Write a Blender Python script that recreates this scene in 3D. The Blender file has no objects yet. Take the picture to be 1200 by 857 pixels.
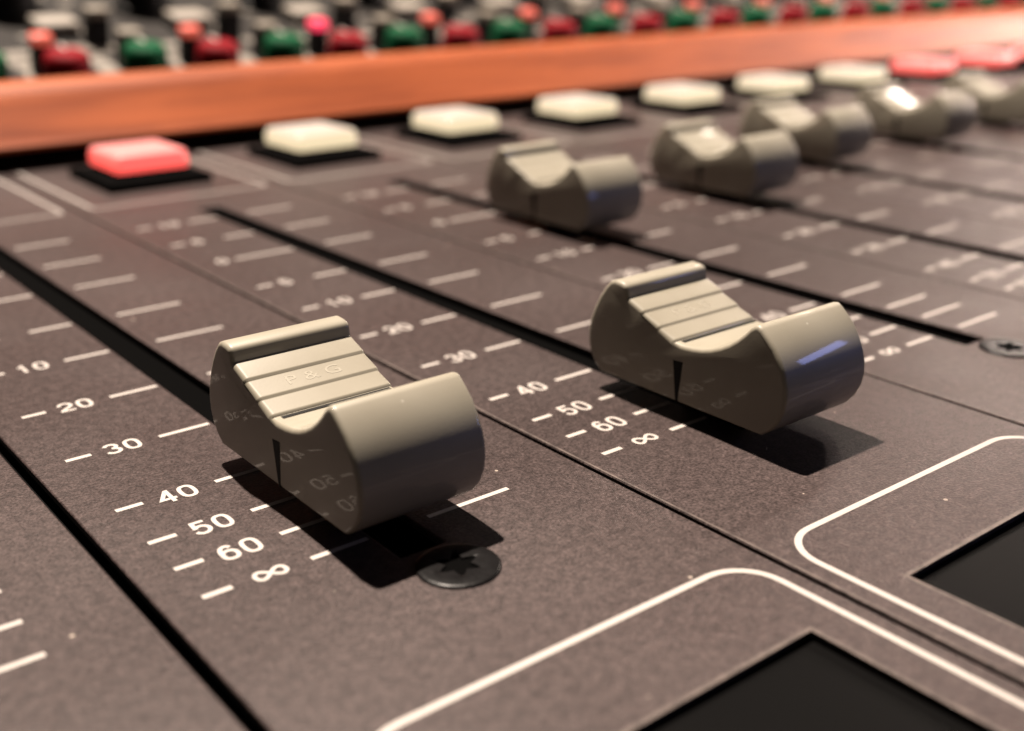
import bpy, bmesh, math, random
from mathutils import Vector, Matrix

S = 0.01                      # scene units per millimetre
PITCH = 35.0                  # channel pitch in mm
random.seed(7)
scene = bpy.context.scene
COL = scene.collection

# ------------------------------------------------------------------ materials
def new_mat(name):
    m = bpy.data.materials.new(name); m.use_nodes = True
    nt = m.node_tree
    return m, nt, nt.nodes['Principled BSDF']

def L(nt, a, b): nt.links.new(a, b)

def node(nt, kind, **kw):
    n = nt.nodes.new(kind)
    for k, v in kw.items():
        if k.startswith('i_'): n.inputs[k[2:].replace('_', ' ')].default_value = v
        else: setattr(n, k, v)
    return n

def plain(name, col, rough=0.5, spec=0.5, metal=0.0, coat=0.0, coat_rough=0.1, emit=None, estr=0.0,
          var=0.0, vscale=200.0, bump=0.0, bscale=300.0):
    m, nt, b = new_mat(name)
    b.inputs['Base Color'].default_value = (*col, 1)
    b.inputs['Roughness'].default_value = rough
    b.inputs['Specular IOR Level'].default_value = spec
    b.inputs['Metallic'].default_value = metal
    b.inputs['Coat Weight'].default_value = coat
    b.inputs['Coat Roughness'].default_value = coat_rough
    if emit:
        b.inputs['Emission Color'].default_value = (*emit, 1)
        b.inputs['Emission Strength'].default_value = estr
    tc = node(nt, 'ShaderNodeTexCoord')
    if var > 0:
        n = node(nt, 'ShaderNodeTexNoise', i_Scale=vscale, i_Detail=3.0)
        L(nt, tc.outputs['Object'], n.inputs['Vector'])
        mr = node(nt, 'ShaderNodeMapRange')
        mr.inputs[1].default_value = .3; mr.inputs[2].default_value = .7
        mr.inputs[3].default_value = 1 - var; mr.inputs[4].default_value = 1 + var
        L(nt, n.outputs[0], mr.inputs[0])
        mx = node(nt, 'ShaderNodeVectorMath', operation='SCALE'); mx.inputs[0].default_value = col
        L(nt, mr.outputs[0], mx.inputs['Scale']); L(nt, mx.outputs[0], b.inputs['Base Color'])
    if bump > 0:
        n2 = node(nt, 'ShaderNodeTexNoise', i_Scale=bscale, i_Detail=2.0)
        L(nt, tc.outputs['Object'], n2.inputs['Vector'])
        bp = node(nt, 'ShaderNodeBump', i_Strength=bump, i_Distance=0.001)
        L(nt, n2.outputs[0], bp.inputs['Height']); L(nt, bp.outputs[0], b.inputs['Normal'])
    return m

def panel_material():
    """charcoal powder coat: fine mottled grain, a leathery bump, rare pale dust flecks"""
    m, nt, b = new_mat('powder_coat')
    tc = node(nt, 'ShaderNodeTexCoord'); geo = node(nt, 'ShaderNodeNewGeometry')
    n1 = node(nt, 'ShaderNodeTexNoise', i_Scale=410.0, i_Detail=5.0, i_Roughness=.65)
    n2 = node(nt, 'ShaderNodeTexNoise', i_Scale=120.0, i_Detail=3.0)
    n3 = node(nt, 'ShaderNodeTexNoise', i_Scale=4.0, i_Detail=3.0)
    for n in (n1, n2, n3): L(nt, geo.outputs['Position'], n.inputs['Vector'])
    r1 = node(nt, 'ShaderNodeValToRGB')
    r1.color_ramp.elements[0].position = .36; r1.color_ramp.elements[0].color = (.0134, .0095, .0089, 1)
    r1.color_ramp.elements[1].position = .64; r1.color_ramp.elements[1].color = (.0490, .0359, .0345, 1)
    L(nt, n1.outputs[0], r1.inputs[0])
    mr = node(nt, 'ShaderNodeMapRange'); mr.inputs[1].default_value = .34; mr.inputs[2].default_value = .66
    mr.inputs[3].default_value = .72; mr.inputs[4].default_value = 1.24
    L(nt, n2.outputs[0], mr.inputs[0])
    sc = node(nt, 'ShaderNodeVectorMath', operation='SCALE')
    L(nt, r1.outputs[0], sc.inputs[0]); L(nt, mr.outputs[0], sc.inputs['Scale'])
    n4 = node(nt, 'ShaderNodeTexNoise', i_Scale=2.2, i_Detail=4.0); L(nt, geo.outputs['Position'], n4.inputs['Vector'])
    m4 = node(nt, 'ShaderNodeMapRange'); m4.inputs[1].default_value = .32; m4.inputs[2].default_value = .68
    m4.inputs[3].default_value = .86; m4.inputs[4].default_value = 1.12
    L(nt, n4.outputs[0], m4.inputs[0])
    sc2 = node(nt, 'ShaderNodeVectorMath', operation='SCALE'); L(nt, sc.outputs[0], sc2.inputs[0]); L(nt, m4.outputs[0], sc2.inputs['Scale'])
    sc = sc2
    # dust flecks
    vo = node(nt, 'ShaderNodeTexVoronoi', i_Scale=26.0); vo.feature = 'F1'
    L(nt, geo.outputs['Position'], vo.inputs['Vector'])
    lt = node(nt, 'ShaderNodeMath', operation='LESS_THAN'); lt.inputs[1].default_value = .045
    L(nt, vo.outputs['Distance'], lt.inputs[0])
    sp = node(nt, 'ShaderNodeSeparateColor'); L(nt, vo.outputs['Color'], sp.inputs[0])
    gt = node(nt, 'ShaderNodeMath', operation='GREATER_THAN'); gt.inputs[1].default_value = .80
    L(nt, sp.outputs[0], gt.inputs[0])
    mu = node(nt, 'ShaderNodeMath', operation='MULTIPLY'); L(nt, lt.outputs[0], mu.inputs[0]); L(nt, gt.outputs[0], mu.inputs[1])
    mu2 = node(nt, 'ShaderNodeMath', operation='MULTIPLY'); L(nt, mu.outputs[0], mu2.inputs[0]); mu2.inputs[1].default_value = .7
    mix = node(nt, 'ShaderNodeMix', data_type='RGBA')
    L(nt, mu2.outputs[0], mix.inputs[0]); L(nt, sc.outputs[0], mix.inputs[6]); mix.inputs[7].default_value = (.27, .225, .19, 1)
    L(nt, mix.outputs[2], b.inputs['Base Color'])
    rr = node(nt, 'ShaderNodeMapRange'); rr.inputs[1].default_value = .3; rr.inputs[2].default_value = .7
    rr.inputs[3].default_value = .30; rr.inputs[4].default_value = .46
    L(nt, n3.outputs[0], rr.inputs[0]); L(nt, rr.outputs[0], b.inputs['Roughness'])
    b.inputs['Specular IOR Level'].default_value = .11
    bp = node(nt, 'ShaderNodeBump', i_Strength=.42, i_Distance=0.0012)
    L(nt, n1.outputs[0], bp.inputs['Height']); L(nt, bp.outputs[0], b.inputs['Normal'])
    return m

def knob_material():
    m, nt, b = new_mat('grey_cream_plastic')
    tc = node(nt, 'ShaderNodeTexCoord')
    n1 = node(nt, 'ShaderNodeTexNoise', i_Scale=520.0, i_Detail=2.0)
    n2 = node(nt, 'ShaderNodeTexNoise', i_Scale=14.0, i_Detail=4.0)
    for n in (n1, n2): L(nt, tc.outputs['Object'], n.inputs['Vector'])
    rp = node(nt, 'ShaderNodeValToRGB')
    rp.color_ramp.elements[0].position = .3; rp.color_ramp.elements[0].color = (.166, .150, .116, 1)
    rp.color_ramp.elements[1].position = .7; rp.color_ramp.elements[1].color = (.196, .179, .142, 1)
    L(nt, n2.outputs[0], rp.inputs[0])
    vo = node(nt, 'ShaderNodeTexVoronoi', i_Scale=34.0); L(nt, tc.outputs['Object'], vo.inputs['Vector'])
    sp = node(nt, 'ShaderNodeSeparateColor'); L(nt, vo.outputs['Color'], sp.inputs[0])
    lt = node(nt, 'ShaderNodeMath', operation='LESS_THAN'); lt.inputs[1].default_value = .05; L(nt, vo.outputs['Distance'], lt.inputs[0])
    gt = node(nt, 'ShaderNodeMath', operation='GREATER_THAN'); gt.inputs[1].default_value = .72; L(nt, sp.outputs[0], gt.inputs[0])
    mu = node(nt, 'ShaderNodeMath', operation='MULTIPLY'); L(nt, lt.outputs[0], mu.inputs[0]); L(nt, gt.outputs[0], mu.inputs[1])
    mx = node(nt, 'ShaderNodeMix', data_type='RGBA'); L(nt, mu.outputs[0], mx.inputs[0]); L(nt, rp.outputs[0], mx.inputs[6])
    mx.inputs[7].default_value = (.27, .25, .21, 1)
    L(nt, mx.outputs[2], b.inputs['Base Color'])
    b.inputs['Roughness'].default_value = .46
    b.inputs['Coat Weight'].default_value = .32; b.inputs['Specular IOR Level'].default_value = .2
    rr = node(nt, 'ShaderNodeMapRange'); rr.inputs[1].default_value = .35; rr.inputs[2].default_value = .7
    rr.inputs[3].default_value = .03; rr.inputs[4].default_value = .085
    L(nt, n2.outputs[0], rr.inputs[0]); L(nt, rr.outputs[0], b.inputs['Coat Roughness'])
    b.inputs['Subsurface Weight'].default_value = 0.0
    bp = node(nt, 'ShaderNodeBump', i_Strength=.06, i_Distance=0.0006)
    L(nt, n1.outputs[0], bp.inputs['Height']); L(nt, bp.outputs[0], b.inputs['Normal'])
    return m

def wood_material():
    m, nt, b = new_mat('orange_wood')
    tc = node(nt, 'ShaderNodeTexCoord')
    mp = node(nt, 'ShaderNodeMapping'); mp.inputs['Scale'].default_value = (1.2, 14, 14)
    L(nt, tc.outputs['Object'], mp.inputs[0])
    n = node(nt, 'ShaderNodeTexNoise', i_Scale=2.0, i_Detail=6.0, i_Roughness=.6); n.inputs['Distortion'].default_value = .6
    L(nt, mp.outputs[0], n.inputs['Vector'])
    r = node(nt, 'ShaderNodeValToRGB')
    r.color_ramp.elements[0].position = .33; r.color_ramp.elements[0].color = (.108, .0215, .0052, 1)
    r.color_ramp.elements[1].position = .67; r.color_ramp.elements[1].color = (.215, .052, .0150, 1)
    L(nt, n.outputs[0], r.inputs[0]); L(nt, r.outputs[0], b.inputs['Base Color'])
    b.inputs['Roughness'].default_value = .55; b.inputs['Specular IOR Level'].default_value = .12
    return m

M = {}
M['panel'] = panel_material()
M['knob'] = knob_material()
M['wood'] = wood_material()
M['print'] = plain('screen_print', (.245, .219, .201), .55, var=.06, vscale=350)
M['faint'] = plain('faint_print', (.165, .148, .135), .55, var=.1, vscale=200)
M['mark'] = plain('black_paint', (.003, .0028, .0028), .6, spec=.1)
M['void'] = plain('dark_cavity', (.0010, .00095, .00095), .9, spec=.01)
M['glass'] = plain('display_glass', (.0016, .0015, .0015), .5, spec=.01, var=.3, vscale=12)
M['screw'] = plain('black_oxide', (.0031, .0028, .0029), .34, spec=.08, var=.3, vscale=160, bump=.3, bscale=240)
M['bezel'] = plain('black_bezel', (.0022, .0021, .0021), .9, spec=.0)
M['btn_white'] = plain('white_lens', (.062, .052, .080), .4, coat=.2, emit=(1.0, .81, .50), estr=.95, var=.15, vscale=30)
M['btn_red'] = plain('lit_red_lens', (.13, .105, .105), .4, coat=.2, emit=(1.0, .10, .08), estr=1.45)
M['upper'] = plain('upper_panel_coat', (.0125, .011, .0102), .6, spec=.08, var=.2, vscale=60)
M['arc'] = plain('dial_print', (.115, .103, .09), .7, spec=.1, var=.2, vscale=60)
M['red'] = plain('red_cap_plastic', (.105, .0020, .0046), .65, spec=.05)
M['green'] = plain('green_cap_plastic', (.0016, .038, .0145), .65, spec=.05)
M['black'] = plain('black_knob_plastic', (.0035, .0033, .0032), .5, spec=.1)
M['led'] = plain('lit_switch_cap', (0.2915, 0.0530, 0.0371), .4, emit=(1.0, .16, .10), estr=.45)
M['led_hot'] = plain('bright_switch_cap', (0.3180, 0.0265, 0.0424), .4, emit=(1.0, .05, .12), estr=1.3)
M['tan'] = plain('tan_switch_cap', (.075, .06, .042), .6)
M['cream'] = plain('cream_switch_cap', (.115, .098, .08), .6)
M['bed'] = plain('bed_black', (.0030, .0029, .0029), .9, spec=.02)

def worn_highlight_material():
    m, nt, b = new_mat('worn_edge_highlight')  # speckled edge wear with the rim highlight painted in as paler colour
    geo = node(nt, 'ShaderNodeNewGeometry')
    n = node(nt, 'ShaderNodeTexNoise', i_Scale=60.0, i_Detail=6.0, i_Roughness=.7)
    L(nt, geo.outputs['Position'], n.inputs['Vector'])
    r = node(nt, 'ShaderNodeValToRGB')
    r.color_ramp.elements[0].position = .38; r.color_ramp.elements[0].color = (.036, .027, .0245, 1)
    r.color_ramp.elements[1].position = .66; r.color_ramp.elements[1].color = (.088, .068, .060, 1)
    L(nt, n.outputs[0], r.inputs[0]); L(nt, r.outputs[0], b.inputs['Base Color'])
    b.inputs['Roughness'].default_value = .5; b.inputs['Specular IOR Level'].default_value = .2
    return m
M['worn_highlight'] = worn_highlight_material()

def glass_material():
    m, nt, b = new_mat('display_glass')
    geo = node(nt, 'ShaderNodeNewGeometry')
    vo = node(nt, 'ShaderNodeTexVoronoi', i_Scale=30.0); L(nt, geo.outputs['Position'], vo.inputs['Vector'])
    n = node(nt, 'ShaderNodeTexNoise', i_Scale=9.0, i_Detail=4.0); L(nt, geo.outputs['Position'], n.inputs['Vector'])
    lt = node(nt, 'ShaderNodeMath', operation='LESS_THAN'); lt.inputs[1].default_value = .05; L(nt, vo.outputs['Distance'], lt.inputs[0])
    gt = node(nt, 'ShaderNodeMath', operation='GREATER_THAN'); gt.inputs[1].default_value = .56; L(nt, n.outputs[0], gt.inputs[0])
    mu = node(nt, 'ShaderNodeMath', operation='MULTIPLY'); L(nt, lt.outputs[0], mu.inputs[0]); L(nt, gt.outputs[0], mu.inputs[1])
    mx = node(nt, 'ShaderNodeMix', data_type='RGBA'); L(nt, mu.outputs[0], mx.inputs[0])
    mx.inputs[6].default_value = (.0021, .0020, .0020, 1); mx.inputs[7].default_value = (.03, .026, .023, 1)
    L(nt, mx.outputs[2], b.inputs['Base Color'])
    b.inputs['Roughness'].default_value = .45; b.inputs['Specular IOR Level'].default_value = .015
    return m
M['glass'] = glass_material()

# ------------------------------------------------------------------ helpers
def link(name, bm, mat, parent=None, bevel=0.0, segs=2, smooth=True, angle=35):
    me = bpy.data.meshes.new(name)
    bmesh.ops.recalc_face_normals(bm, faces=bm.faces)
    bm.to_mesh(me); bm.free()
    for v in me.vertices: v.co *= S
    o = bpy.data.objects.new(name, me); COL.objects.link(o)
    for m in (mat if isinstance(mat, (list, tuple)) else [mat]): me.materials.append(m)
    if parent: o.parent = parent
    if bevel > 0:
        md = o.modifiers.new('edge', 'BEVEL'); md.width = bevel * S; md.segments = segs
        md.limit_method = 'ANGLE'; md.angle_limit = math.radians(angle); md.harden_normals = False
    if smooth:
        for p in me.polygons: p.use_smooth = True
        try: me.set_sharp_from_angle(angle=math.radians(40))
        except Exception: pass
    return o

def empty(name, loc, label, cat, group=None, rot=None):
    o = bpy.data.objects.new(name, None); COL.objects.link(o)
    o.location = Vector(loc) * S; o.empty_display_size = .05
    if rot: o.rotation_euler = rot
    o['label'] = label; o['category'] = cat
    if group: o['group'] = group
    return o

def dup(root, loc, label):
    r = root.copy(); COL.objects.link(r); r.location = Vector(loc) * S; r['label'] = label
    for ch in list(root.children):
        c = ch.copy(); COL.objects.link(c); c.parent = r
        for g in list(ch.children):
            d = g.copy(); COL.objects.link(d); d.parent = c
    return r

def box(bm, x0, x1, y0, y1, z0, z1):
    v = [bm.verts.new((x, y, z)) for z in (z0, z1) for (x, y) in ((x0, y0), (x1, y0), (x1, y1), (x0, y1))]
    for f in ((3, 2, 1, 0), (4, 5, 6, 7), (0, 1, 5, 4), (1, 2, 6, 5), (2, 3, 7, 6), (3, 0, 4, 7)):
        bm.faces.new([v[i] for i in f])

def prism(bm, poly, x0, x1):
    """extrude a closed (y, z) polygon along x"""
    a = [bm.verts.new((x0, y, z)) for y, z in poly]; b = [bm.verts.new((x1, y, z)) for y, z in poly]
    n = len(poly)
    bm.faces.new(a); bm.faces.new(b[::-1])
    for i in range(n): bm.faces.new((a[i], b[i], b[(i + 1) % n], a[(i + 1) % n]))

def lathe(bm, prof, n=40, cx=0, cy=0):
    rings = []
    for r, z in prof:
        if r < 1e-6: rings.append([bm.verts.new((cx, cy, z))])
        else: rings.append([bm.verts.new((cx + r * math.cos(2 * math.pi * i / n), cy + r * math.sin(2 * math.pi * i / n), z)) for i in range(n)])
    for a, b in zip(rings, rings[1:]):
        for i in range(n):
            j = (i + 1) % n
            if len(a) == 1 and len(b) == 1: continue
            if len(a) == 1: bm.faces.new((a[0], b[i], b[j]))
            elif len(b) == 1: bm.faces.new((a[i], b[0], a[j]))
            else: bm.faces.new((a[i], b[i], b[j], a[j]))

ZP = [0.02]
def stroke(bm, pts, w, closed=False, z=None, dz=0.0):
    """flat ribbon along a poly-line, mitred, lying on the plate"""
    if z is None:
        z = ZP[0]; ZP[0] = 0.02 + ((ZP[0] - 0.02) + 0.004) % 0.02
    n = len(pts); lv = []; rv = []
    for i in range(n):
        p = Vector(pts[i])
        a = Vector(pts[i - 1]) if (i > 0 or closed) else None
        b = Vector(pts[(i + 1) % n]) if (i < n - 1 or closed) else None
        d1 = (p - a).normalized() if a is not None else None
        d2 = (b - p).normalized() if b is not None else None
        if d1 is None: d1 = d2
        if d2 is None: d2 = d1
        n1 = Vector((-d1.y, d1.x)); n2 = Vector((-d2.y, d2.x))
        m = (n1 + n2)
        m = n1 if m.length < 1e-6 else m.normalized()
        k = w / 2 / max(.45, m.dot(n1))
        zz = z + dz * i / n
        lv.append(bm.verts.new((p.x + m.x * k, p.y + m.y * k, zz)))
        rv.append(bm.verts.new((p.x - m.x * k, p.y - m.y * k, zz)))
    for i in range(n if closed else n - 1):
        j = (i + 1) % n
        bm.faces.new((lv[i], rv[i], rv[j], lv[j]))

def arc(cx, cy, rx, ry, a0, a1, n=10):
    return [(cx + rx * math.cos(math.radians(a0 + (a1 - a0) * i / n)), cy + ry * math.sin(math.radians(a0 + (a1 - a0) * i / n))) for i in range(n + 1)]

def superloop(cx, cy, rx, ry, e=2.7, n=36):
    out = []
    for i in range(n):
        t = 2 * math.pi * i / n; c, s = math.cos(t), math.sin(t)
        out.append((cx + rx * math.copysign(abs(c) ** (2 / e), c), cy + ry * math.copysign(abs(s) ** (2 / e), s)))
    return out

def digit(bm, ch, x, y, w=1.38, h=2.2, t=.34):
    """one printed numeral, lower-left corner at (x, y)"""
    W, H = w - t, h - t
    X = lambda u: x + t / 2 + u * W
    Y = lambda v: y + t / 2 + v * H
    def go(paths):
        for pth, closed in paths: stroke(bm, pth, t, closed)
    if ch == '0': go([(superloop(X(.5), Y(.5), W / 2, H / 2), True)])
    elif ch == '1': go([([(X(.15), Y(.74)), (X(.55), Y(1.0)), (X(.55), Y(-.09))], False)])
    elif ch == '2':
        go([([(X(.0), Y(.72))] + arc(X(.5), Y(.69), W * .5, H * .31, 170, -30, 12) + [(X(.05), Y(.10)), (X(.0), Y(0)), (X(1.1), Y(0))], False)])
    elif ch == '3':
        go([(arc(X(.47), Y(.755), W * .46, H * .245, 165, -90, 12), False),
            (arc(X(.47), Y(.265), W * .53, H * .265, 90, -165, 12), False)])
    elif ch == '4':
        go([([(X(.76), Y(-.09)), (X(.76), Y(1.09))], False), ([(X(.72), Y(1.02)), (X(.0), Y(.27)), (X(1.14), Y(.27))], False)])
    elif ch == '5':
        go([([(X(1.0), Y(1.0)), (X(.13), Y(1.0)), (X(.07), Y(.44))], False), ([(X(.07), Y(.52))] + arc(X(.47), Y(.32), W * .53, H * .32, 105, -160, 14), False)])
    elif ch == '6':
        go([(superloop(X(.5), Y(.32), W / 2, H * .32, 2.4), True),
            (arc(X(.5), Y(.5), W * .5, H * .5, 45, 185, 12), False)])
    elif ch == '+':
        go([([(x + .15, y + h / 2), (x + w - .15, y + h / 2)], False), ([(x + w / 2, y + h / 2 - .55), (x + w / 2, y + h / 2 + .55)], False)])
    elif ch == 'inf':
        pts = []
        n = 44
        for i in range(n):
            a = 2 * math.pi * i / n + .01
            d = 1 + math.sin(a) ** 2 * .75
            pts.append((x + 1.3 + 1.12 * math.cos(a) / d ** .5 * 1.0, y + .64 + 1.22 * math.sin(a) * math.cos(a) / d ** .5))
        # two lobes drawn separately so they cross cleanly
        stroke(bm, pts, t * .95, True, z=.02, dz=.016)

# ------------------------------------------------------------------ channel plates
ROWS = [('10', 100.75), ('5', 88.37), ('0', 76.34), ('5', 62.26), ('10', 50.76), ('20', 38.10), ('30', 26.45),
        ('40', 15.30), ('50', 9.05), ('60', 4.49), ('inf', 0.0)]
LS, LE, NS, NE, RS, RE = -15.18, -13.09, -7.26, -2.73, 2.42, 9.89
TT = .5
WIN_Y0, WIN_Y1 = -54.0, -26.7
SLOT_Y0, SLOT_Y1 = -3.8, 108.5
SLOT_X = 2.3
WINX = 12.55

def plate_bm(x0, x1):
    bm = bmesh.new()
    xs = [x0, -WINX, -2.4, 1.25, WINX, x1]
    ys = [-62.0, WIN_Y0, WIN_Y1, SLOT_Y0, SLOT_Y1, 172.0]
    V = {}
    for i, x in enumerate(xs):
        for j, y in enumerate(ys): V[i, j] = bm.verts.new((x, y, 0))
    for i in range(5):
        for j in range(5):
            if j == 1 and 1 <= i <= 3: continue      # display opening
            if j == 3 and i == 2: continue           # fader slot
            bm.faces.new((V[i, j], V[i + 1, j], V[i + 1, j + 1], V[i, j + 1]))
    r = bmesh.ops.extrude_face_region(bm, geom=list(bm.faces))
    bmesh.ops.translate(bm, verts=[g for g in r['geom'] if isinstance(g, bmesh.types.BMVert)], vec=(0, 0, -.6))
    bmesh.ops.delete(bm, geom=[f for f in bm.faces if all(abs(v.co.z + .6) < 1e-6 for v in f.verts)], context='FACES_ONLY')
    return bm

def scale_bm():
    bm = bmesh.new()
    for i, (lab, y) in enumerate(ROWS):
        wide = (i == 2)
        if not wide: stroke(bm, [(LS, y), (LE, y)], TT, z=.02)
        stroke(bm, [((-11.3 if wide else NS), y), (NE, y)], TT, z=.02)
        stroke(bm, [(RS, y), (RE, y)], TT * .93, z=.02)
        if lab == 'inf': digit(bm, 'inf', -11.6, y - .62, t=.34)
        elif wide: digit(bm, '0', -13.9, y - 1.1)
        else:
            for k, c in enumerate(lab): digit(bm, c, -11.98 + k * 1.68, y - 1.1 - (0.15 if i > 6 else 0))
    return bm

def round_path(pts, r, n=8):
    """poly-line with its inner corners rounded"""
    out = [pts[0]]
    for a, p, b in zip(pts, pts[1:], pts[2:]):
        A, Pp, Bb = Vector(a), Vector(p), Vector(b)
        d1 = (A - Pp).normalized(); d2 = (Bb - Pp).normalized()
        s = Pp + d1 * r; e = Pp + d2 * r; c = Pp + (d1 + d2) * r
        a0 = math.atan2((s - c).y, (s - c).x); a1 = math.atan2((e - c).y, (e - c).x)
        da = (a1 - a0 + math.pi) % (2 * math.pi) - math.pi
        for i in range(n + 1):
            t = a0 + da * i / n; out.append((c.x + r * math.cos(t), c.y + r * math.sin(t)))
    out.append(pts[-1])
    return out

def frame_bm():
    bm = bmesh.new()
    stroke(bm, round_path([(-15.65, -62), (-15.65, -18.58), (15.55, -18.58), (15.55, -62)], 3.4), .52, z=.022)
    return bm

def outline_bm():
    bm = bmesh.new()
    stroke(bm, round_path([(-15.4, 158), (-15.4, 118.6), (14.9, 118.6), (14.9, 158)], 1.2, 4), .6, z=.022)
    return bm

def screw_bm():
    bm = bmesh.new()
    n = 60
    lathe(bm, [(2.95, .0), (2.95, .10), (2.88, .17), (2.6, .21), (1.95, .24)], n)
    ring = sorted([v for v in bm.verts if abs(v.co.z - .24) < 1e-6], key=lambda v: math.atan2(v.co.y, v.co.x) % (2 * math.pi))
    star = []
    for i in range(n):
        a = 2 * math.pi * i / n
        k = abs(((a * 6 / (2 * math.pi) + .25) % 1) * 2 - 1)
        r = .85 + .78 * k ** 1.2
        star.append((r * math.cos(a), r * math.sin(a)))
    top = [bm.verts.new((x, y, .20)) for x, y in star]
    low = [bm.verts.new((x * .86, y * .86, .06)) for x, y in star]
    for i in range(n):
        j = (i + 1) % n
        bm.faces.new((ring[i], ring[j], top[j], top[i])); bm.faces.new((top[i], top[j], low[j], low[i])).material_index = 1
    c = bm.verts.new((0, 0, .04))
    for i in range(n): bm.faces.new((low[i], low[(i + 1) % n], c)).material_index = 1
    return bm

mesh_cache = {}
def shared(key, name, maker, mat, parent, **kw):
    if key not in mesh_cache:
        o = link(name, maker(), mat, parent, **kw); mesh_cache[key] = o; return o
    o = mesh_cache[key].copy(); COL.objects.link(o); o.parent = parent; o.location = (0, 0, 0)
    return o

ORD = ['first', 'second', 'third', 'fourth', 'fifth', 'sixth', 'seventh', 'eighth', 'ninth', 'tenth', 'eleventh', 'twelfth', 'thirteenth']
PLATE_LABEL = {
    -1: 'bare plate strip at the lower left corner, left of the wide black seam',
    0: 'charcoal fader plate under the nearest fader knob, with a black screw showing',
    1: 'charcoal fader plate with the pushed-down knob that shows a blue glint',
    2: 'charcoal fader plate under the knob beyond the blue-glinting one, screw at its slot end',
}
for n in range(-1, 11):
    lab = PLATE_LABEL.get(n) or 'blurred charcoal fader plate, %s from the left counting the corner strip' % ORD[n + 1]
    root = empty('fader_plate', (n * PITCH, 0, 0), lab, 'fader plate', 'fader plates side by side on the mixing desk')
    if n == -1: link('faceplate', plate_bm(-17.4, 16.1), M['panel'], root, bevel=.12)
    elif n == 0: link('faceplate', plate_bm(-17.9, 17.1), M['panel'], root, bevel=.12)
    else: shared('plate', 'faceplate', lambda: plate_bm(-17.42, 17.16), M['panel'], root, bevel=.12)
    shared('scale', 'scale_print', scale_bm, M['print'], root, smooth=False)
    shared('frame', 'border_print', frame_bm, M['print'], root, smooth=False)
    shared('outline', 'outline_print', outline_bm, M['faint'], root, smooth=False)
    def win():
        bm = bmesh.new(); box(bm, -WINX - .4, WINX + .4, WIN_Y0 - .4, WIN_Y1 + .4, -2.2, -.62); return bm
    shared('win', 'display_window', win, M['glass'], root, smooth=False)
    def worn_highlight():
        bm = bmesh.new()  # pale strips paint the light caught by window rim and plate edge
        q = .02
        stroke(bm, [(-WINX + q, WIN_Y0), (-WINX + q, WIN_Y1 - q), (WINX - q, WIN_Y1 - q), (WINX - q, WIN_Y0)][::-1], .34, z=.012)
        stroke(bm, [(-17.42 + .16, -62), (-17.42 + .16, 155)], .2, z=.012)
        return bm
    if n > 0: shared('worn_highlight', 'worn_highlight_strip', worn_highlight, M['worn_highlight'], root, smooth=False)
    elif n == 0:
        def worn_highlight0():
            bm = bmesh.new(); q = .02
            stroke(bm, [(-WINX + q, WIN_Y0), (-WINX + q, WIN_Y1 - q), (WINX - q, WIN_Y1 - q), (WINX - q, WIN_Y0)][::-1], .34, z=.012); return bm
        link('worn_highlight_strip', worn_highlight0(), M['worn_highlight'], root, smooth=False)
    def slotb():
        bm = bmesh.new(); box(bm, -SLOT_X - 1, SLOT_X + 1, SLOT_Y0 - 1, SLOT_Y1 + 1, -1.35, -1.0); return bm
    shared('slot', 'slot_floor', slotb, M['void'], root, smooth=False)
    if n == 1: continue                        # the pushed-down knob's plate shows none
    sc_ = shared('screw', 'screw', screw_bm, [M['screw'], M['void']], root)
    sc_.location = (0, -7.15 * S, 0); sc_.rotation_euler = (0, 0, .35 + n * .7)

bm = bmesh.new(); box(bm, -70, 470, -66, 178, -9, -1.6)
bed = link('console_bed', bm, M['bed'], smooth=False); bed['kind'] = 'structure'

# ------------------------------------------------------------------ fader knobs
KW = 5.28
def knob_profile():
    P = []
    # front (towards the user), from bottom up
    P += [(-9.3, 1.65), (-10.2, 2.3), (-10.95, 3.2), (-11.45, 4.3), (-11.62, 5.4), (-11.55, 6.4), (-11.25, 7.4), (-10.75, 8.4),
          (-10.1, 9.4), (-9.3, 10.15), (-8.75, 10.62), (-8.35, 10.85), (-7.95, 10.78)]
    # broad shallow saddle up to the middle
    P += [(-7.5, 10.45), (-6.9, 9.8), (-6.2, 9.15), (-5.4, 8.55), (-4.5, 8.03), (-3.5, 7.6), (-2.5, 7.3), (-1.5, 7.12), (-.7, 7.03), (-.1, 7.0)]
    P += [(.62, 7.04), (.70, 7.22), (.82, 7.30)]
    # stepped grip on the rear slope: three flat ribs with low risers, then the crest lip
    P += [(2.38, 7.80), (2.47, 7.86), (2.52, 8.0), (2.64, 8.08), (4.42, 8.68), (4.51, 8.74), (4.56, 8.90), (4.68, 8.98),
          (6.45, 9.62), (6.56, 9.68), (6.66, 10.3), (6.74, 10.56), (6.92, 10.74)]
    P += [(7.4, 10.89), (8.3, 10.94), (8.9, 10.7), (9.5, 10.1), (10.3, 9.0), (10.95, 7.8), (11.45, 6.6), (11.72, 5.4), (11.70, 4.2),
          (11.4, 3.2), (10.75, 2.3), (9.9, 1.65)]
    return P

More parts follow.
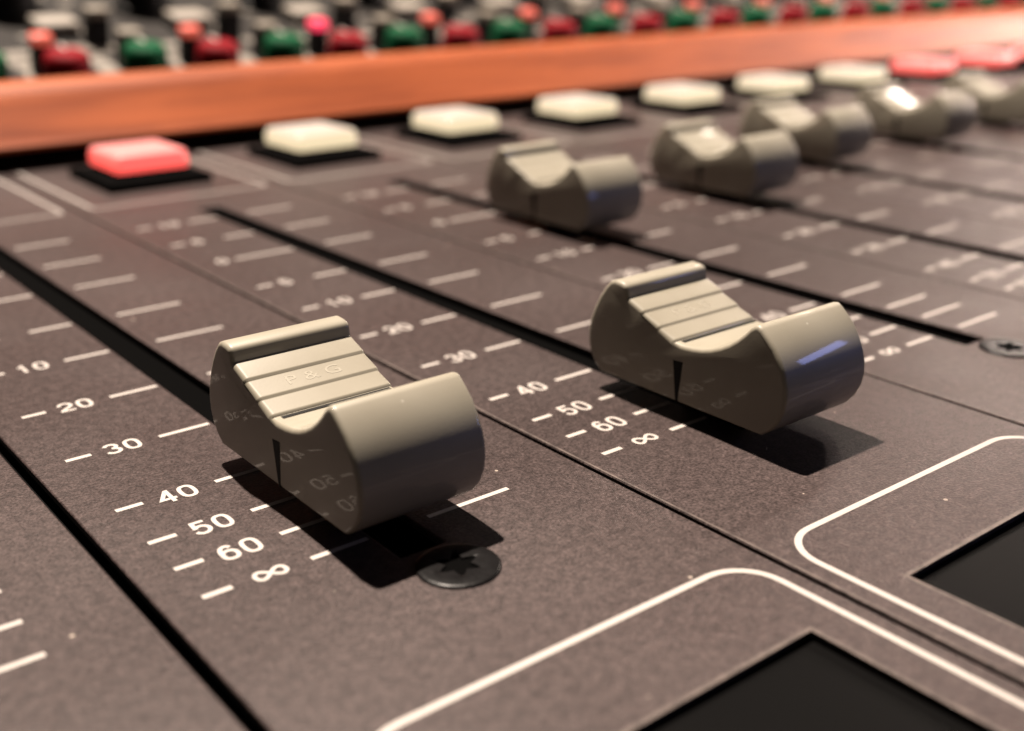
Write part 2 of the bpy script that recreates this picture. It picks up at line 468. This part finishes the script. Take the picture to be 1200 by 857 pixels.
def loft_profile(bm, prof, half, rad, steps=5):
    """extrude the side profile along x with rounded-over side edges"""
    n = len(prof); nr = []
    area2 = sum(prof[k][0] * prof[(k + 1) % n][1] - prof[(k + 1) % n][0] * prof[k][1] for k in range(n))
    sg = 1 if area2 > 0 else -1
    for k in range(n):
        p0, p1, p2 = Vector(prof[k - 1]), Vector(prof[k]), Vector(prof[(k + 1) % n])
        d1 = (p1 - p0).normalized(); d2 = (p2 - p1).normalized()
        m = Vector((-d1.y - d2.y, d1.x + d2.x)) * sg
        nr.append(m.normalized())
    secs = []
    for sx in (-1, 1):
        seq = []
        for q in range(steps + 1):
            t = math.pi / 2 * q / steps
            seq.append((sx * (half - rad + rad * math.sin(t)), rad * (1 - math.cos(t))))
        secs += seq[::-1] if sx < 0 else seq
    rings = [[bm.verts.new((x, prof[k][0] + nr[k].x * ins, prof[k][1] + nr[k].y * ins)) for k in range(n)] for x, ins in secs]
    for a, b in zip(rings, rings[1:]):
        for k in range(n):
            bm.faces.new((a[k], b[k], b[(k + 1) % n], a[(k + 1) % n]))
    bm.faces.new(rings[0]); bm.faces.new(rings[-1][::-1])

def tri_prism(bm, xs, sgn):
    """wedge-shaped pointer mark standing 0.03 proud of the side face"""
    pts = [(-.52, 5.55), (.62, 5.45), (.16, 1.75), (-.08, 1.75)]
    x0, x1 = xs - sgn * .2, xs + sgn * .03
    a = [bm.verts.new((x0, y, z)) for y, z in pts]; b = [bm.verts.new((x1, y, z)) for y, z in pts]
    bm.faces.new(a); bm.faces.new(b[::-1])
    for i in range(4): bm.faces.new((a[i], b[i], b[(i + 1) % 4], a[(i + 1) % 4]))

def make_knob(loc, label):
    root = empty('channel_fader', loc, label, 'fader', 'grey-cream fader knobs standing on the slots')
    bm = bmesh.new(); loft_profile(bm, knob_profile(), KW, .40)
    link('fader_cap', bm, M['knob'], root)
    for s in (-1, 1):
        bm = bmesh.new(); tri_prism(bm, s * KW, s)
        link('pointer_mark', bm, M['mark'], root, smooth=False)
    bm = bmesh.new(); box(bm, -KW + .75, KW - .45, .08, .52, 6.5, 7.06)
    link('centre_line', bm, M['mark'], root, smooth=False)
    bm = bmesh.new(); box(bm, -.6, .6, -3.2, 3.2, -.98, 2.2)
    link('stem', bm, M['black'], root, smooth=False)
    # raised moulded letters on the middle rib
    cu = bpy.data.curves.new('moulded_letters', 'FONT'); cu.body = 'P&G'; cu.size = 2.0; cu.extrude = .022
    cu.align_x = 'CENTER'; cu.align_y = 'CENTER'; cu.space_character = 1.55
    to = bpy.data.objects.new('moulded_letters', cu); COL.objects.link(to)
    dg = bpy.context.evaluated_depsgraph_get()
    me = bpy.data.meshes.new_from_object(to.evaluated_get(dg))
    COL.objects.unlink(to); bpy.data.objects.remove(to)
    ang = math.atan2(8.68 - 8.08, 4.42 - 2.64)
    T = Matrix.Translation((0, 3.54, 8.378)) @ Matrix.Rotation(ang, 4, 'X') @ Matrix.Diagonal((1.0, .74, 1, 1))
    me.transform(T)
    for v in me.vertices: v.co *= S
    me.materials.clear(); me.materials.append(M['knob'])
    lo = bpy.data.objects.new('moulded_letters', me); COL.objects.link(lo); lo.parent = root
    return root

knob = make_knob((0, 8.0, 0), 'nearest and largest fader knob, printed numerals mirrored in its glossy side')
KN = [(1, 1.3, 'fader knob with a thin blue glint across its front, right of the nearest knob'),
      (2, 63.5, 'blurred fader knob farther up its slot, behind the blue-glinting knob'),
      (3, 63.7, 'blurred fader knob with a small round highlight, fourth from the left'),
      (4, 74.5, 'blurred fader knob fifth from the left, in front of the sixth push button'),
      (5, 74.4, 'blurred fader knob with a blown-out white highlight, sixth from the left'),
      (6, 75.5, 'last blurred fader knob at the right edge under the red lit buttons')]
for n, y, lab in KN: dup(knob, (n * PITCH, y, 0), lab)

# ------------------------------------------------------------------ push buttons
def frustum(bm, x0, x1, y0, y1, z0, z1, inset, cham):
    """cap with chamfered corners and tapering sides"""
    def ring(x0, x1, y0, y1, c, z):
        p = [(x0 + c, y0), (x1 - c, y0), (x1, y0 + c), (x1, y1 - c), (x1 - c, y1), (x0 + c, y1), (x0, y1 - c), (x0, y0 + c)]
        return [bm.verts.new((x, y, z)) for x, y in p]
    rs = [ring(x0, x1, y0, y1, cham, z0), ring(x0, x1, y0, y1, cham, z0 + (z1 - z0) * .62),
          ring(x0 + inset, x1 - inset, y0 + inset, y1 - inset, cham, z1)]
    bm.faces.new(rs[0][::-1]); bm.faces.new(rs[-1])
    for a, b in zip(rs, rs[1:]):
        for i in range(8): bm.faces.new((a[i], a[(i + 1) % 8], b[(i + 1) % 8], b[i]))

BY = 139.0
def make_button(loc, label, lens):
    root = empty('push_button', loc, label, 'push button', 'square illuminated push buttons below the wooden rail')
    bm = bmesh.new(); box(bm, -9.2, 9.2, -11.2, 9.5, -.5, 1.5)
    link('bezel', bm, M['bezel'], root, bevel=.25)
    bm = bmesh.new(); frustum(bm, -5.8, 7.5, -5.8, 8.6, 2.1, 5.2, .4, .7)
    link('button_cap', bm, M[lens], root, bevel=.35, segs=3, angle=25)
    return root
def btn_label(n):
    return {1: 'red lit push button, alone at the left below the wooden rail',
            2: 'white push button next to the left red lit one',
            3: 'white push button behind and left of the third fader knob',
            4: 'white push button behind and right of the third fader knob',
            5: 'white push button behind the fourth fader knob',
            6: 'white push button behind the fifth fader knob',
            7: 'white push button beside the pair of red lit ones at the right',
            8: 'red lit push button just right of the row of white ones',
            9: 'red lit push button, second of the red ones at the right edge',
            10: 'red lit push button cut off by the right edge of the photo'}[n]
bw = make_button((2 * PITCH, BY, 0), btn_label(2), 'btn_white')
br = make_button((1 * PITCH, BY, 0), btn_label(1), 'btn_red')
for n in (3, 4, 5, 6, 7): dup(bw, (n * PITCH, BY, 0), btn_label(n))
for n in (8, 9, 10): dup(br, (n * PITCH, BY, 0), btn_label(n))

# ------------------------------------------------------------------ wooden rail
bm = bmesh.new()
prof = [(158.6, 3.6), (176, 3.6), (176, 14.6), (170.5, 15.2), (167.6, 15.0), (165.6, 14.2), (163.9, 12.4), (159.6, 5.4), (158.4, 4.4)]
prism(bm, prof, -70, 470)
rail = link('wooden_rail', bm, M['wood'], bevel=.4, angle=50)
rail['label'] = 'orange-brown wooden rail running across the console behind the push buttons'; rail['category'] = 'rail'
bm = bmesh.new(); box(bm, -70, 470, 166, 176, -4, 3.6)
blk = link('rail_support', bm, M['bed'], smooth=False); blk.parent = rail

# ------------------------------------------------------------------ upper module
PZ, SL = 3.8, .22
ANG = math.atan(SL)
def up(x, y): return (x, y, PZ + SL * (y - 176))
bm = bmesh.new()
y0, y1 = 176.4, 420
v = [bm.verts.new(p) for p in ((-70, y0, PZ + SL * (y0 - 176)), (640, y0, PZ + SL * (y0 - 176)), (640, y1, PZ + SL * (y1 - 176)), (-70, y1, PZ + SL * (y1 - 176)))]
bm.faces.new(v)
r = bmesh.ops.extrude_face_region(bm, geom=list(bm.faces))
bmesh.ops.translate(bm, verts=[g for g in r['geom'] if isinstance(g, bmesh.types.BMVert)], vec=(0, 0, -4))
upper = link('upper_panel', bm, M['upper'], smooth=False)
upper['label'] = 'dark sloping equaliser panel behind the wooden rail, crowded with knobs and switches'; upper['category'] = 'panel'

def dial_bm(n_from, n_to):
    bm = bmesh.new()
    nrm = Vector((0, -math.sin(ANG), math.cos(ANG)))
    for n in range(n_from, n_to):
        for x in (43.5, 61.8):
            if x - 70 + n * PITCH < 20: continue
            cx, cy = x - 70 + n * PITCH + .5, 214.0
            a0, a1, k = -38, 110, 18
            prev = None
            for i in range(k + 1):
                a = math.radians(a0 + (a1 - a0) * i / k)
                row = []
                for rr in (11.8, 16.4):
                    px, py = cx + rr * math.cos(a), rr * math.sin(a) * math.cos(ANG)
                    q = Vector(up(px, cy + py)) + nrm * .05
                    row.append(bm.verts.new(q))
                if prev: bm.faces.new((prev[0], prev[1], row[1], row[0]))
                prev = row
    rnd = random.Random(3)
    for n in range(n_from, n_to):                    # printed legends between the switches
        for k in range(9):
            x0 = 30 - 35 + n * PITCH + rnd.uniform(0, 33); yy = rnd.uniform(216, 275); ww = rnd.uniform(2.5, 6.0); hh = rnd.uniform(1.6, 3.2)
            q = [Vector(up(x0 + a, yy + c)) + nrm * (.09 + .02 * k) for a, c in ((0, 0), (ww, 0), (ww, hh), (0, hh))]
            bm.faces.new([bm.verts.new(p) for p in q])
    return bm
link('dial_print', dial_bm(0, 15), M['arc'], upper, smooth=False)

def tilt_root(name, x, y, label, cat, group):
    return empty(name, up(x, y), label, cat, group, rot=(ANG, 0, 0))

def rotary(x, y, mat, label, group):
    root = tilt_root('rotary_knob', x, y, label, 'rotary knob', group)
    bm = bmesh.new(); lathe(bm, [(6.3, .3), (6.2, 1.6), (5.5, 2.2), (5.2, 3.4), (0, 3.4)], 36)
    link('skirt', bm, M['black'], root)
    bm = bmesh.new()
    lathe(bm, [(5.05, 2.6), (4.9, 7.2), (4.6, 8.5), (3.9, 9.2), (2.5, 9.5), (0, 9.6)], 36)
    link('coloured_cap', bm, mat, root)
    bm = bmesh.new(); box(bm, -.35, .35, .8, 4.6, 9.2, 9.66)
    link('pointer_line', bm, M['print'], root, smooth=False)
    return root

def switch(x, y, mat, label, group, h=7.0, w=3.4):
    root = tilt_root('push_switch', x, y, label, 'switch', group)
    bm = bmesh.new(); box(bm, -w * 1.0, w * 1.0, -w * .9, w * .9, .2, h)
    link('switch_stem', bm, M['black'], root, bevel=.3)
    bm = bmesh.new(); box(bm, -w, w, -w * .85, w * .85, h + .05, h + 2.3)
    link('switch_cap', bm, mat, root, bevel=.5)
    return root

def bigknob(x, y, label):
    root = tilt_root('large_knob', x, y, label, 'large knob', 'large black knobs at the top edge of the photo')
    bm = bmesh.new(); lathe(bm, [(8.2, .3), (8.0, 2.0), (6.6, 3.0), (6.2, 12.5), (5.6, 13.6), (0, 13.9)], 36)
    link('knob_grip', bm, M['black'], root)
    bm = bmesh.new(); box(bm, -.4, .4, 1.0, 5.5, 13.5, 14.0)
    link('pointer_line', bm, M['print'], root, smooth=False)
    return root

NN = 13
protos = {}
def place(key, maker, x, y, label):
    if key not in protos: protos[key] = maker(label); return protos[key]
    return dup(protos[key], up(x, y), label)
for n in range(NN):
    xr, xg = 43.5 + n * PITCH, 61.8 - PITCH + n * PITCH
    o = ORD[n]
    place('red', lambda l: rotary(xr, 198, M['red'], l, 'red rotary knobs behind the rail'), xr, 198,
          'blurred red rotary knob behind the rail, %s red one from the left' % o)
    place('green', lambda l: rotary(xg, 200, M['green'], l, 'green rotary knobs behind the rail'), xg, 200,
          'blurred green rotary knob behind the wooden rail, %s green one from the left' % o)
    if n == 2:
        switch(42.6 + n * PITCH, 211.5, M['led_hot'], 'brightest pink-red lit switch, above the third red knob from the left', 'red lit switches behind the red knobs', w=2.2)
    else:
        place('led', lambda l: switch(42.6 + n * PITCH, 211.5, M['led'], l, 'red lit switches behind the red knobs', w=2.2), 42.6 + n * PITCH, 211.5,
              'orange-red lit switch just behind the %s red rotary knob from the left' % o)
    place('tan', lambda l: switch(62.7 - PITCH + n * PITCH, 211.4, M['tan'], l, 'tan switches behind the green knobs', w=2.6), 62.7 - PITCH + n * PITCH, 211.4,
          'small tan switch just behind the %s green rotary knob from the left' % o)
    place('tan2', lambda l: switch(62.2 - PITCH + n * PITCH, 230.6, M['tan'], l, 'tan switches in the second row', w=2.6), 62.2 - PITCH + n * PITCH, 230.6,
          'small tan switch one row behind, %s of the upper tan switches from the left' % o)
    place('cream', lambda l: switch(55.6 + n * PITCH, 241, M['cream'], l, 'wide cream switches behind the red lit ones', h=1.6, w=5.0), 55.6 + n * PITCH, 241,
          'wide cream switch low on the upper panel, %s of the cream ones from the left' % o)
    if n < 11:
        place('big', lambda l: bigknob(50.6 + n * PITCH, 258, l), 50.6 + n * PITCH, 258,
              'large black knob at the top of the photo, %s black one from the left' % o)

# ------------------------------------------------------------------ light
def aim(o, target):
    d = Vector(target) - o.location
    o.rotation_euler = d.to_track_quat('-Z', 'Y').to_euler()

def area(name, direction, dist, at, sx, sy, power, col, shape='RECTANGLE'):
    li = bpy.data.lights.new(name, 'AREA'); li.shape = shape; li.size = sx * S
    if shape in ('RECTANGLE', 'ELLIPSE'): li.size_y = sy * S
    li.energy = power; li.color = col
    o = bpy.data.objects.new(name, li); COL.objects.link(o)
    o.location = (Vector(at) + Vector(direction).normalized() * dist) * S
    aim(o, Vector(at) * S)
    return o

area('ceiling_spot', (.03, .36, .933), 1100, (40, 30, 0), 26, 26, 7200, (1.0, .86, .73), 'DISK')
area('side_lamp', (.752, .33, .585), 700, (120, 60, 5), 13, 13, 66, (1.0, .86, .72), 'DISK')
area('far_room_light', (.90, .40, .16), 1500, (150, 60, 0), 700, 200, 18, (1.0, .74, .66))
area('added_rail_light', (.9, -.27, .31), 350, (352, 158, 10), 100, 100, 36, (1.0, .80, .72)).data.spread = math.radians(40)  # unseen lamp, added to brighten the right end of the rail
area('added_highlight_lamp', (.836, .279, .473), 400, (175, 78, 8), 34, 34, 38, (1.0, .80, .70), 'DISK')  # added lamp: lightens the rail end, whitens the far knobs' rear slopes
area('blue_screen', (.763, -.584, .285), 150, (35, -9, 6.5), 40, 14, 3.0, (.35, .42, 1.0))

w = bpy.data.worlds.new('World'); scene.world = w; w.use_nodes = True
bg = w.node_tree.nodes['Background']
bg.inputs[0].default_value = (1.0, .92, .88, 1); bg.inputs[1].default_value = .054

# ------------------------------------------------------------------ camera
cd = bpy.data.cameras.new('camera'); cam = bpy.data.objects.new('camera', cd); COL.objects.link(cam)
CPOS = Vector((-39.1203657, -62.67231992, 39.66883339))
RIGHT, UP, BACK = [(0.7839406, -0.6208219, -0.0041623), (0.2192258, 0.2705416, 0.9374152), (-0.5808418, -0.7357904, 0.3481887)]
cam.matrix_world = Matrix(((RIGHT[0], UP[0], BACK[0], CPOS.x * S), (RIGHT[1], UP[1], BACK[1], CPOS.y * S), (RIGHT[2], UP[2], BACK[2], CPOS.z * S), (0, 0, 0, 1)))
cd.sensor_fit = 'HORIZONTAL'; cd.sensor_width = 36; cd.lens = 1341.22 / 1200 * 36
cd.clip_start = .01; cd.clip_end = 100
cd.dof.use_dof = True; cd.dof.focus_distance = 89 * S; cd.dof.aperture_fstop = cd.lens * 1e-3 / (2 * .84 * S); cd.dof.aperture_blades = 0
scene.camera = cam

scene.render.engine = 'CYCLES'
scene.cycles.use_denoising = True
scene.cycles.use_adaptive_sampling = False
scene.cycles.sample_clamp_direct = 60.0
scene.cycles.sample_clamp_indirect = 3.0
scene.cycles.max_bounces = 8
scene.view_settings.view_transform = 'Standard'; scene.view_settings.look = 'None'
scene.view_settings.exposure = 0; scene.view_settings.gamma = 1
